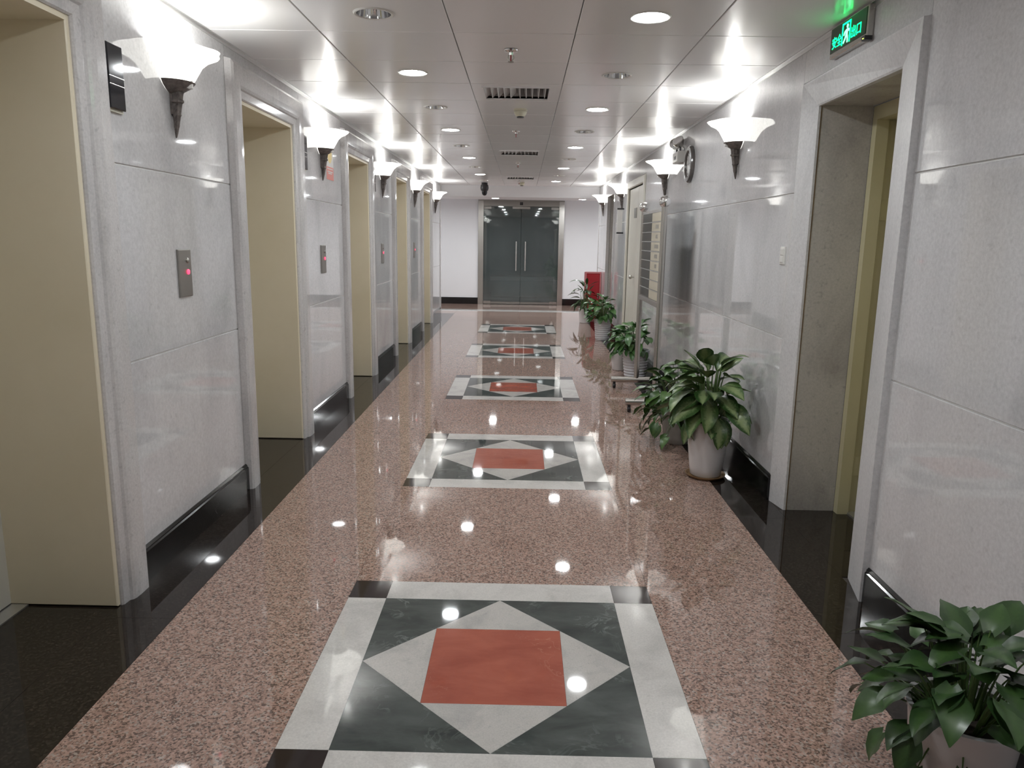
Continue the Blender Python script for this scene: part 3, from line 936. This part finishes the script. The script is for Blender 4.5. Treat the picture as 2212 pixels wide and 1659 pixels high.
for i, k in enumerate(VENT_K):
    yc_ = cy(k) + CP / 2; xc_ = 0.005
    s = thing('air_vent', ['nearest', 'middle', 'farthest'][i] + ' square slatted air vent in the ceiling', 'air vent', (xc_, yc_, CZ), 0, 'ceiling air vents')
    hw, hl = 0.308, CP / 2 - 0.003
    iw, il = 0.225, 0.215
    fr_ = MB()
    fr_.box(-hw, -iw, -hl, hl, 0, 0.015).box(iw, hw, -hl, hl, 0, 0.015).box(-iw, iw, -hl, -il, 0, 0.015).box(-iw, iw, il, hl, 0, 0.015)
    fr_.box(-iw - 0.012, -iw, -il - 0.012, il + 0.012, -0.008, 0.0).box(iw, iw + 0.012, -il - 0.012, il + 0.012, -0.008, 0.0).box(-iw, iw, -il - 0.012, -il, -0.008, 0.0).box(-iw, iw, il, il + 0.012, -0.008, 0.0)
    fr_.obj('frame', 'ceil', s)
    MB().box(-iw, iw, -il, il, 0.07, 0.08).box(-iw - 0.004, -iw, -il, il, 0, 0.08).box(iw, iw + 0.004, -il, il, 0, 0.08).box(-iw, iw, il, il + 0.004, 0, 0.08).box(-iw, iw, -il - 0.004, -il, 0, 0.08).obj('duct_box', 'duct', s)
    for q in range(10):
        xx = -iw + (q + 0.5) * 2 * iw / 10
        tl = 0.012 * (1 if q < 5 else -1)
        MB().add([(xx - 0.012 - tl, -il, 0.002), (xx - 0.008 - tl, -il, 0.002), (xx + 0.004 + tl, -il, 0.04), (xx + tl, -il, 0.04), (xx - 0.012 - tl, il, 0.002), (xx - 0.008 - tl, il, 0.002), (xx + 0.004 + tl, il, 0.04), (xx + tl, il, 0.04)],
                 [(0, 1, 2, 3), (4, 7, 6, 5), (0, 4, 5, 1), (1, 5, 6, 2), (2, 6, 7, 3), (3, 7, 4, 0)]).obj('slat', 'ceil', s)
# cctv
s = thing('dome_camera', 'dark hanging dome security camera by the far beam', 'camera', (-0.665, 14.45, CZ))
MB().lathe([(0.001, 0), (0.06, 0), (0.06, -0.02), (0.03, -0.03)], 24).obj('ceiling_mount', 'blackplastic', s, True)
MB().lathe([(0.05, -0.02), (0.072, -0.05), (0.078, -0.10), (0.068, -0.14), (0.05, -0.155)], 24).obj('housing', 'blackplastic', s, True)
MB().lathe([(0.052, -0.15), (0.050, -0.19), (0.036, -0.225), (0.001, -0.242)], 24).obj('dome', 'blackgloss', s, True)

# ------------------------------------------------------------------ exit sign
es = thing('exit_sign', 'green lit exit sign with running figure above the right doorway', 'exit sign', (WX - 0.001, 3.68, 2.372))
# local: face towards -x, u to the viewer's right = -y
HW, SH, TH = 0.20, 0.14, 0.028
FS = lambda u, v, w_: (-w_, -u, v)
MB().cbox(-TH, 0, -HW, HW, 0, SH, 0.004, 0, -1).obj('housing', 'steel', es)
MB().prism([(-HW + 0.008, 0.022), (HW - 0.012, 0.022), (HW - 0.012, SH - 0.008), (-HW + 0.008, SH - 0.008)], TH, TH + 0.002, FS).obj('sign_face', 'exitface', es)
W0, W1 = TH + 0.002, TH + 0.0035
du = -0.01
# door outline
dr = MB()
for (u0, u1, v0, v1) in ((-0.052, -0.044, 0.03, 0.124), (0.030, 0.038, 0.03, 0.124), (-0.052, 0.038, 0.117, 0.124)):
    dr.prism([(u0 + du, v0), (u1 + du, v0), (u1 + du, v1), (u0 + du, v1)], W0, W1, FS)
dr.obj('door_symbol', 'exitlit', es)
mn = MB()
mn.prism([(0.004 + du + 0.009 * math.cos(t * PI / 5), 0.104 + 0.009 * math.sin(t * PI / 5)) for t in range(10)], W0, W1, FS)
for poly in ([(-0.006, 0.092), (0.012, 0.094), (0.008, 0.066), (-0.012, 0.064)],
             [(-0.012, 0.066), (0.0, 0.064), (-0.012, 0.048), (-0.030, 0.034), (-0.036, 0.040), (-0.022, 0.052)],
             [(-0.002, 0.066), (0.009, 0.068), (0.016, 0.052), (0.016, 0.032), (0.007, 0.032), (0.007, 0.050)],
             [(-0.006, 0.092), (-0.004, 0.084), (-0.020, 0.078), (-0.028, 0.068), (-0.034, 0.072), (-0.025, 0.086)],
             [(0.010, 0.094), (0.010, 0.084), (0.022, 0.078), (0.030, 0.082), (0.026, 0.088)]):
    mn.prism([(u + du, v) for u, v in poly], W0, W1, FS)
mn.obj('running_figure', 'exitpale', es)
def text_mesh(txt, size, name, mat, parent, origin, frame):
    cu = bpy.data.curves.new(name, 'FONT')
    cu.body = txt; cu.size = size; cu.align_x = 'CENTER'; cu.extrude = 0.0006
    t = bpy.data.objects.new('tmp', cu); COL.objects.link(t)
    dg = bpy.context.evaluated_depsgraph_get()
    me = bpy.data.meshes.new_from_object(t.evaluated_get(dg))
    bpy.data.objects.remove(t)
    for v in me.vertices:
        v.co = Vector(frame(v.co.x + origin[0], v.co.y + origin[1], v.co.z + origin[2]))
    me.materials.clear(); me.materials.append(MT[mat])
    return link(name, me, parent)
text_mesh('\u5b89\u5168', 0.056, 'lettering', 'exitlit', es, (-0.118, 0.042, W0 + 0.0006), FS)
text_mesh('\u51fa\u53e3', 0.056, 'lettering', 'exitlit', es, (0.09, 0.042, W0 + 0.0006), FS)
MB().box(-0.036, -0.004, -HW - 0.004, -HW + 0.03, -0.006, 0.012).obj('status_light_housing', 'blackplastic', es)
MB().box(-0.038, -0.036, -HW + 0.008, -HW + 0.018, 0.0, 0.003).obj('status_light', 'lightoffled', es)

# ------------------------------------------------------------------ lift indicators and call plates
ind_y = [3.095, 5.69, 8.32, 10.94]
for i, y in enumerate(ind_y):
    s = thing('floor_indicator', '%s black floor indicator box high on the left wall' % ORD(i), 'indicator', (-WX, y, 1.97), 0, 'lift floor indicators')
    MB().box(0, 0.012, -0.058, 0.058, -0.004, 0.252).obj('back_plate', 'creamplastic', s)
    MB().cbox(0.012, 0.026, -0.056, 0.056, 0.006, 0.248, 0.003, 0, 1).obj('display', 'blackgloss', s)
    for z in (0.095, 0.125):
        MB().box(0.026, 0.0272, -0.055, 0.055, z, z + 0.003).obj('display_line', 'steel', s)
plate_y = [3.63, 6.19, 8.82, 11.42]
for i, y in enumerate(plate_y):
    s = thing('lift_call_plate', '%s steel lift call plate on the left wall with lit red button' % ORD(i), 'call button', (-WX, y, 1.20), 0, 'lift call plates')
    MB().cbox(0, 0.010, -0.068, 0.068, 0, 0.225, 0.004, 0, 1).obj('plate', 'platesteel', s)
    for z, m in ((0.172, 'steel'), (0.118, 'redbutton')):
        bt = MB().lathe([(0.001, 0.0), (0.0125, 0.0), (0.0125, 0.004), (0.010, 0.006), (0.001, 0.0065)], 20).obj('button', m, s, True)
        bt.rotation_euler = (0, PI / 2, 0); bt.location = (0.0095, 0.024, z)
# notice beside second sconce
s = thing('safety_notice', 'paper safety notice with yellow emblem and red text panel on the left wall', 'notice', (-WX, 6.50, 1.96))
MB().box(0.0, 0.0015, -0.115, 0.115, 0, 0.30).obj('sheet', 'paper', s)
FN = lambda u, v, w_: (w_, u, v)
MB().prism([(-0.115, 0.0), (0.115, 0.0), (0.115, 0.105), (-0.115, 0.105)], 0.0015, 0.002, FN).obj('red_panel', 'posterred', s)
for zz in (0.205,):
    MB().prism([(0.07 * math.cos(2 * PI * t / 24), zz + 0.07 * math.sin(2 * PI * t / 24)) for t in range(24)], 0.0015, 0.002, FN).obj('yellow_emblem', 'posteryellow', s)
for k, (za, hl) in enumerate(((0.085, 0.09), (0.062, 0.085), (0.048, 0.06))):
    MB().prism([(-hl, za), (hl, za), (hl, za + 0.008), (-hl, za + 0.008)], 0.002, 0.0024, FN).obj('print_line', 'paper', s)

# ------------------------------------------------------------------ right wall fittings
s = thing('light_switch', 'white two-gang light switch on the right wall beside the doorway', 'light switch', (WX, 4.375, 1.38))
MB().cbox(-0.010, 0, -0.038, 0.038, 0, 0.10, 0.003, 0, -1).obj('plate', 'whiteplastic', s)
for z in (0.012, 0.053):
    MB().cbox(-0.014, -0.009, -0.024, 0.024, z, z + 0.036, 0.002, 0, -1).obj('rocker', 'whiteplastic', s)
ck = thing('wall_clock', 'round dark framed clock high on the right wall', 'clock', (WX, 6.99, 2.18))
def disc_x(mb_prof, n=40):
    m = MB().lathe(mb_prof, n)
    m.v = [(-z, x, y) for x, y, z in m.v]
    return m
disc_x([(0.001, 0.0), (0.158, 0.0), (0.160, 0.02), (0.150, 0.034), (0.118, 0.036), (0.108, 0.02)]).obj('case', 'clockcase', ck, True)
disc_x([(0.001, 0.018), (0.109, 0.018)]).obj('dial', 'whiteplastic', ck)
MB().box(-0.026, -0.024, -0.004, 0.004, -0.01, 0.075).obj('hour_hand', 'blackplastic', ck)
MB().box(-0.029, -0.027, -0.09, 0.01, -0.003, 0.003).obj('minute_hand', 'blackplastic', ck)
for k in range(12):
    t = k * PI / 6
    mk = MB().box(-0.021, -0.019, -0.003, 0.003, 0.085, 0.100).obj('hour_mark', 'blackplastic', ck)
    mk.rotation_euler = (t, 0, 0)
em = thing('emergency_light', 'twin headed emergency light on the right wall near the clock', 'emergency light', (WX, 7.42, 2.23))
MB().cbox(-0.065, 0, -0.12, 0.12, 0, 0.10, 0.008, 0, -1).obj('battery_box', 'whiteplastic', em)
MB().box(-0.067, -0.064, -0.04, 0.04, 0.03, 0.06).obj('status_panel', 'blackplastic', em)
for sy in (-1, 1):
    MB().tube([(-0.035, sy * 0.08, 0.10), (-0.035, sy * 0.08, 0.135)], 0.009, 8).obj('head_bracket', 'blackplastic', em, True)
    hd = MB().lathe([(0.001, -0.04), (0.03, -0.035), (0.05, 0.0), (0.056, 0.03), (0.050, 0.032)], 24)
    hd = hd.obj('lamp_head', 'steel', em, True)
    ln = MB().lathe([(0.001, 0.020), (0.03, 0.024), (0.05, 0.031)], 24).obj('lens', 'chrome', hd, True)
    hd.location = (-0.05, sy * 0.085, 0.175)
    hd.rotation_euler = (0.35 * sy + 0.9, -0.75, 0)
bs = thing('blade_sign', 'white vertical sign with black end caps projecting from the right wall', 'sign', (WX, 11.45, 1.60))
MB().box(-0.095, -0.02, -0.012, 0.012, 0.02, 0.35).obj('sign_board', 'whiteplastic', bs)
for z in (0.0, 0.35):
    MB().box(-0.10, 0.0, -0.016, 0.016, z, z + 0.022).obj('end_cap', 'blackplastic', bs)

# ------------------------------------------------------------------ fire box
fb = thing('fire_extinguisher_box', 'red metal fire extinguisher box standing at the far right wall', 'fire box', (1.405, 14.42, 0.0))
MB().box(-0.145, 0.145, -0.13, 0.13, 0, 0.90).obj('body', 'redbox', fb)
for (x0, x1, z0, z1) in ((-0.15, 0.15, 0.885, 0.915), (-0.15, -0.125, 0.0, 0.885), (0.125, 0.15, 0.0, 0.885), (-0.125, 0.125, 0.0, 0.03)):
    MB().box(x0, x1, -0.142, -0.13, z0, z1).obj('door_frame', 'redboxframe', fb)
MB().cbox(-0.12, 0.12, -0.138, -0.13, 0.035, 0.88, 0.003, 1, -1).obj('door', 'redbox', fb)
MB().box(0.09, 0.105, -0.15, -0.138, 0.42, 0.52).obj('handle', 'steel', fb)

# ------------------------------------------------------------------ directory stand
ds = thing('directory_stand', 'stainless steel floor directory stand on castors with ball topped posts', 'sign stand', (1.265, 7.1, 0.0))
hy = 0.55
for sy in (-1, 1):
    ps = MB().tube([(0, sy * hy, 0.09), (0, sy * hy, 1.79)], 0.026, 18).obj('post', 'steel', ds, True)
    MB().sphere((0, sy * hy, 1.828), 0.05, 24, 14).obj('ball_finial', 'chrome', ps, True)
    bar = MB().tube([(-0.26, sy * hy, 0.092), (0.24, sy * hy, 0.092)], 0.031, 18).obj('foot_bar', 'steel', ds, True)
    for dx in (-0.225, 0.205):
        c = MB().box(dx - 0.012, dx + 0.012, sy * hy - 0.018, sy * hy + 0.018, 0.045, 0.066).obj('castor', 'blackplastic', bar)
        wq = MB().lathe([(0.001, -0.014), (0.024, -0.014), (0.026, -0.008), (0.026, 0.008), (0.024, 0.014), (0.001, 0.014)], 20)
        wq.v = [(dx + z, sy * hy + x, 0.027 + y) for x, y, z in wq.v]
        wq.obj('castor_wheel', 'blackplastic', bar, True)
bd = MB().box(-0.006, 0.012, -hy + 0.026, hy - 0.026, 0.975, 1.755).obj('board', 'platesteel', ds)
MB().box(-0.022, 0.022, -hy + 0.02, hy - 0.02, 0.93, 0.975).obj('bottom_rail', 'steel', ds)
MB().box(-0.016, 0.016, -hy + 0.02, hy - 0.02, 1.755, 1.775).obj('top_rail', 'steel', ds)
nr = 9
rh = (1.755 - 0.975) / nr
for k in range(nr):
    z0 = 0.975 + k * rh
    ys = -0.02
    MB().cbox(-0.012, -0.006, ys, hy - 0.03, z0 + 0.004, z0 + rh - 0.004, 0.001, 0, -1).obj('dark_name_plate', 'darkplate', bd)
    MB().cbox(-0.012, -0.006, -hy + 0.03, ys - 0.002, z0 + 0.004, z0 + rh - 0.004, 0.001, 0, -1).obj('cream_reflection_plate', 'creamreflection', bd)  # near half: reflection of the cream lift doors, painted in as plates
    MB().box(-0.014, -0.006, -hy + 0.028, hy - 0.028, z0 + rh - 0.004, z0 + rh + 0.002).obj('divider', 'alu', bd)
    if k in (3, 4, 5, 6, 7):
        L = 0.10 + 0.05 * ((k * 7) % 3)
        for q in range(3):
            yq = -0.30 + (q - 1) * L * 0.36
            MB().box(-0.0126, -0.012, yq - L * 0.13, yq + L * 0.13, z0 + 0.028, z0 + 0.062).obj('worn_print', 'ink', bd)

# ------------------------------------------------------------------ plants
rng = random.Random(7)
def leaf_mesh(name, L, Wd, kind, droop, fold, mat, wavy=0.0, seed=0):
    rr = random.Random(seed)
    nt_, nu = 6, 4
    v = []; uv = []; f = []
    for i in range(nt_ + 1):
        t = i / nt_
        if kind == 'heart':
            wd = (1 - (1 - min(1, t / 0.28)) ** 2) * (1 - max(0, (t - 0.28) / 0.72) ** 1.6) if t > 0 else 0.35
            wd = max(wd, 0.35 if t == 0 else 0.0)
        elif kind == 'lance':
            wd = math.sin(PI * min(1, t ** 0.8)) ** 0.8 if 0 < t < 1 else 0.04
        else:
            wd = math.sin(PI * t ** 0.85) ** 0.75 if 0 < t < 1 else 0.06
        if t == 1: wd = 0.02
        ang = droop * t
        # bend the midrib downwards along an arc
        if droop > 1e-3:
            py = L * math.sin(ang) / droop; pz = -L * (1 - math.cos(ang)) / droop
        else:
            py = L * t; pz = 0
        for j in range(nu + 1):
            u = j / nu * 2 - 1
            x = u * wd * Wd / 2
            z = pz + fold * abs(u) * wd * Wd / 2 + wavy * math.sin(t * 11 + u * 3 + seed) * Wd * abs(u)
            yy = py - (0.16 * L * (abs(u) ** 1.5) if kind == 'heart' and i == 0 else 0)
            v.append((x, yy, z)); uv.append((j / nu, t))
    for i in range(nt_):
        for j in range(nu):
            a_ = i * (nu + 1) + j
            f.append((a_, a_ + 1, a_ + nu + 2, a_ + nu + 1))
    me = bpy.data.meshes.new(name)
    me.from_pydata(v, [], f)
    ul = me.uv_layers.new(name='UVMap')
    for lp in me.loops:
        ul.data[lp.index].uv = uv[lp.vertex_index]
    for p in me.polygons: p.use_smooth = True
    me.materials.append(MT[mat])
    return me

def leaf_set(kind, mat, L, Wd, n=4, droop=(0.5, 1.2), fold=0.25, wavy=0.03):
    return [leaf_mesh('leaf', L * (0.85 + 0.3 * i / max(1, n - 1)), Wd * (0.9 + 0.2 * ((i * 3) % n) / n), kind, droop[0] + (droop[1] - droop[0]) * i / max(1, n - 1), fold, mat, wavy, i) for i in range(n)]

def pot_mesh(r0, r1, h, ribs=0, lip=0.006):
    prof = [(0.001, 0.0), (r0 - 0.006, 0.0), (r0, 0.006)]
    if ribs:
        for k in range(ribs):
            z0 = 0.012 + (h - 0.03) * k / ribs; z1 = 0.012 + (h - 0.03) * (k + 1) / ribs
            ra = r0 + (r1 - r0) * z0 / h; rb = r0 + (r1 - r0) * z1 / h
            prof += [(ra - 0.003, z0), (ra + 0.003, z0 + (z1 - z0) * 0.35), (rb + 0.003, z0 + (z1 - z0) * 0.7), (rb - 0.003, z1)]
    else:
        for k in range(1, 6):
            t = k / 6
            prof.append((r0 + (r1 - r0) * t ** 0.9, h * t))
    prof += [(r1, h - 0.012), (r1 + lip, h - 0.010), (r1 + lip, h), (r1 - 0.008, h), (r1 - 0.012, h - 0.03), (r1 - 0.02, h - 0.05)]
    return MB().lathe(prof, 36)

def leaf_matrix(pos, az, el, roll):
    d = Vector((math.cos(az) * math.cos(el), math.sin(az) * math.cos(el), math.sin(el)))
    side = Vector((math.sin(az), -math.cos(az), 0))
    n = side.cross(d)
    rm = Matrix((side, d, n)).transposed().to_4x4()
    return Matrix.Translation(pos) @ rm @ Matrix.Rotation(roll, 4, 'Y')

def plant(name, label, loc, potkind, pr, leaves, spec, xmax, seed, stem_r=0.004, pot_rz=0.0):
    """pr=(r0,r1,h,ribs); spec = list of (n, rbase range, z range, elevation range deg, scale range, azimuth range deg or None)"""
    rr = random.Random(seed)
    s = thing(name, label, 'potted plant', loc)
    r0, r1, h, ribs = pr
    pt = pot_mesh(r0, r1, h, ribs).obj('pot', potkind, s, True)
    MB().lathe([(0.001, h - 0.02), (r1 - 0.017, h - 0.028)], 24).obj('soil', 'soil', s, True)
    stems = MB()
    gi = 0
    for (n, rb, zb, el, scl, azr) in spec:
        for k in range(n):
            for tries in range(12):
                if azr is None:
                    az = gi * 2.399963 + rr.uniform(-0.35, 0.35)
                else:
                    az = math.radians(azr[0] + (azr[1] - azr[0]) * (k + rr.uniform(0.1, 0.9)) / n)
                r = rr.uniform(*rb); z = rr.uniform(*zb)
                e = math.radians(rr.uniform(*el)); sc = rr.uniform(*scl)
                me = leaves[rr.randrange(len(leaves))]
                ext = max(v.co.y for v in me.vertices) * sc
                tipx = loc[0] + (r + ext * math.cos(e)) * math.cos(az) + 0.02
                if tipx < xmax: break
                gi += 1
            else:
                az += PI
            gi += 1
            pos = Vector((r * math.cos(az), r * math.sin(az), z))
            o = link('leaf', me, s)
            o.matrix_local = leaf_matrix(pos, az + rr.uniform(-0.35, 0.35), e, rr.uniform(-0.5, 0.5)) @ Matrix.Scale(sc, 4)
            b0 = Vector((math.cos(az), math.sin(az), 0)) * min(r * 0.4, r1 * 0.6); b0.z = h - 0.03
            mid_ = (b0 + pos) / 2 + Vector((0, 0, 0.25 * max(0.02, abs(pos.z - b0.z))))
            p1 = b0 * 0.25 + mid_ * 0.5 + pos * 0.25
            stems.tube([b0, b0 * 0.56 + mid_ * 0.38 + pos * 0.06, p1, b0 * 0.06 + mid_ * 0.38 + pos * 0.56, pos], [stem_r * 1.3, stem_r * 1.2, stem_r, stem_r * 0.8, stem_r * 0.6], 5, False)
    stems.obj('stems', 'stem', s, True)
    return s

big = leaf_set('oval', 'dief', 0.22, 0.125, 5, (0.35, 1.25), 0.28, 0.03)
plant('dumb_cane_plant', 'large dumb cane plant with mottled broad leaves in a tall white pot', (1.285, 4.72, 0.014), 'pot', (0.098, 0.138, 0.365, 0), big,
      [(9, (0.03, 0.08), (0.64, 0.74), (20, 60), (0.75, 0.95), None),
       (18, (0.06, 0.15), (0.54, 0.68), (-10, 40), (0.85, 1.1), None),
       (18, (0.08, 0.18), (0.43, 0.57), (-35, 10), (0.9, 1.15), None),
       (12, (0.10, 0.16), (0.36, 0.46), (-70, -30), (0.75, 1.0), None)], 1.52, 3, 0.005)
sa = thing('plant_saucer', 'tan plant saucer under the large dumb cane pot', 'saucer', (1.285, 4.72, 0))
MB().lathe([(0.001, 0.0), (0.105, 0.0), (0.124, 0.014), (0.128, 0.022), (0.122, 0.022), (0.108, 0.010), (0.001, 0.010)], 36).obj('dish', 'saucer', sa, True)

hs = leaf_set('heart', 'pothos', 0.10, 0.082, 4, (0.3, 0.9), 0.22, 0.02)
plant('pothos_plant', 'bushy green pothos in a white pot just behind the dumb cane plant', (1.27, 5.56, 0.0), 'potdull', (0.10, 0.13, 0.26, 0), hs,
      [(34, (0.04, 0.20), (0.44, 0.60), (-10, 45), (0.95, 1.3), None),
       (44, (0.12, 0.27), (0.28, 0.48), (-40, 15), (0.95, 1.3), None),
       (30, (0.18, 0.29), (0.08, 0.28), (-70, -25), (0.85, 1.2), (90, 300))], 1.52, 5, 0.0025)

hb = leaf_set('oval', 'bush', 0.125, 0.076, 4, (0.3, 1.0), 0.25, 0.02)
plant('bushy_plant', 'bushy green plant in a ribbed white pot behind the directory stand', (1.345, 8.28, 0.0), 'pot2', (0.115, 0.15, 0.315, 9), hb,
      [(26, (0.03, 0.13), (0.48, 0.62), (0, 50), (0.85, 1.1), None),
       (40, (0.10, 0.23), (0.38, 0.55), (-25, 25), (0.9, 1.2), None),
       (32, (0.13, 0.24), (0.30, 0.42), (-60, -10), (0.9, 1.1), None)], 1.525, 11, 0.003)
plant('trailing_plant', 'small plant with drooping leaves in a plain white pot beside the farther stand post', (1.24, 8.78, 0.0), 'pot', (0.09, 0.115, 0.29, 0), hb,
      [(10, (0.03, 0.10), (0.40, 0.50), (5, 45), (0.8, 1.0), None),
       (14, (0.08, 0.16), (0.20, 0.36), (-75, -20), (0.7, 0.95), None)], 1.525, 12, 0.003)
plant('leafy_plant', 'leafy green plant in a ribbed white pot farther along the right wall', (1.315, 11.5, 0.0), 'pot2', (0.105, 0.135, 0.325, 9), hb,
      [(26, (0.03, 0.14), (0.50, 0.66), (0, 50), (0.85, 1.1), None),
       (38, (0.10, 0.23), (0.40, 0.56), (-20, 25), (0.95, 1.25), None),
       (30, (0.13, 0.22), (0.32, 0.44), (-55, -10), (0.9, 1.1), None)], 1.525, 21, 0.003)
lw = leaf_set('lance', 'pothosdark', 0.22, 0.055, 4, (0.5, 1.4), 0.2, 0.02)
plant('arching_plant', 'tall plant with long arching leaves in a white pot before the red fire box', (1.24, 13.86, 0.0), 'pot', (0.10, 0.12, 0.26, 0), lw,
      [(10, (0.03, 0.08), (0.56, 0.74), (35, 70), (0.85, 1.1), None),
       (14, (0.06, 0.15), (0.45, 0.62), (-5, 35), (0.9, 1.1), None),
       (12, (0.08, 0.16), (0.30, 0.45), (-40, 5), (0.8, 1.0), None)], 1.46, 31, 0.003)

hn = leaf_set('heart', 'pothosdark', 0.10, 0.078, 5, (0.25, 0.9), 0.22, 0.03)
pn = plant('pothos_plant', 'dark green pothos in a square-shouldered white pot in the lower right corner', (1.245, 1.78, 0.0), 'pot', (0.10, 0.135, 0.318, 0), hn,
      [(34, (0.02, 0.13), (0.42, 0.53), (-5, 45), (0.9, 1.25), None),
       (34, (0.10, 0.22), (0.37, 0.48), (-25, 20), (0.9, 1.2), None),
       (12, (0.15, 0.25), (0.26, 0.38), (-55, -5), (0.8, 1.1), (110, 205)),
       (4, (0.14, 0.16), (0.10, 0.26), (-80, -50), (0.7, 0.9), (170, 270))], 1.525, 41, 0.0028)
MB().tube([(-0.115 - 0.035 * math.sin(t * PI / 8), -0.05, 0.12 + 0.10 * t / 8) for t in range(9)], 0.006, 8).obj('handle', 'pot', pn, True)
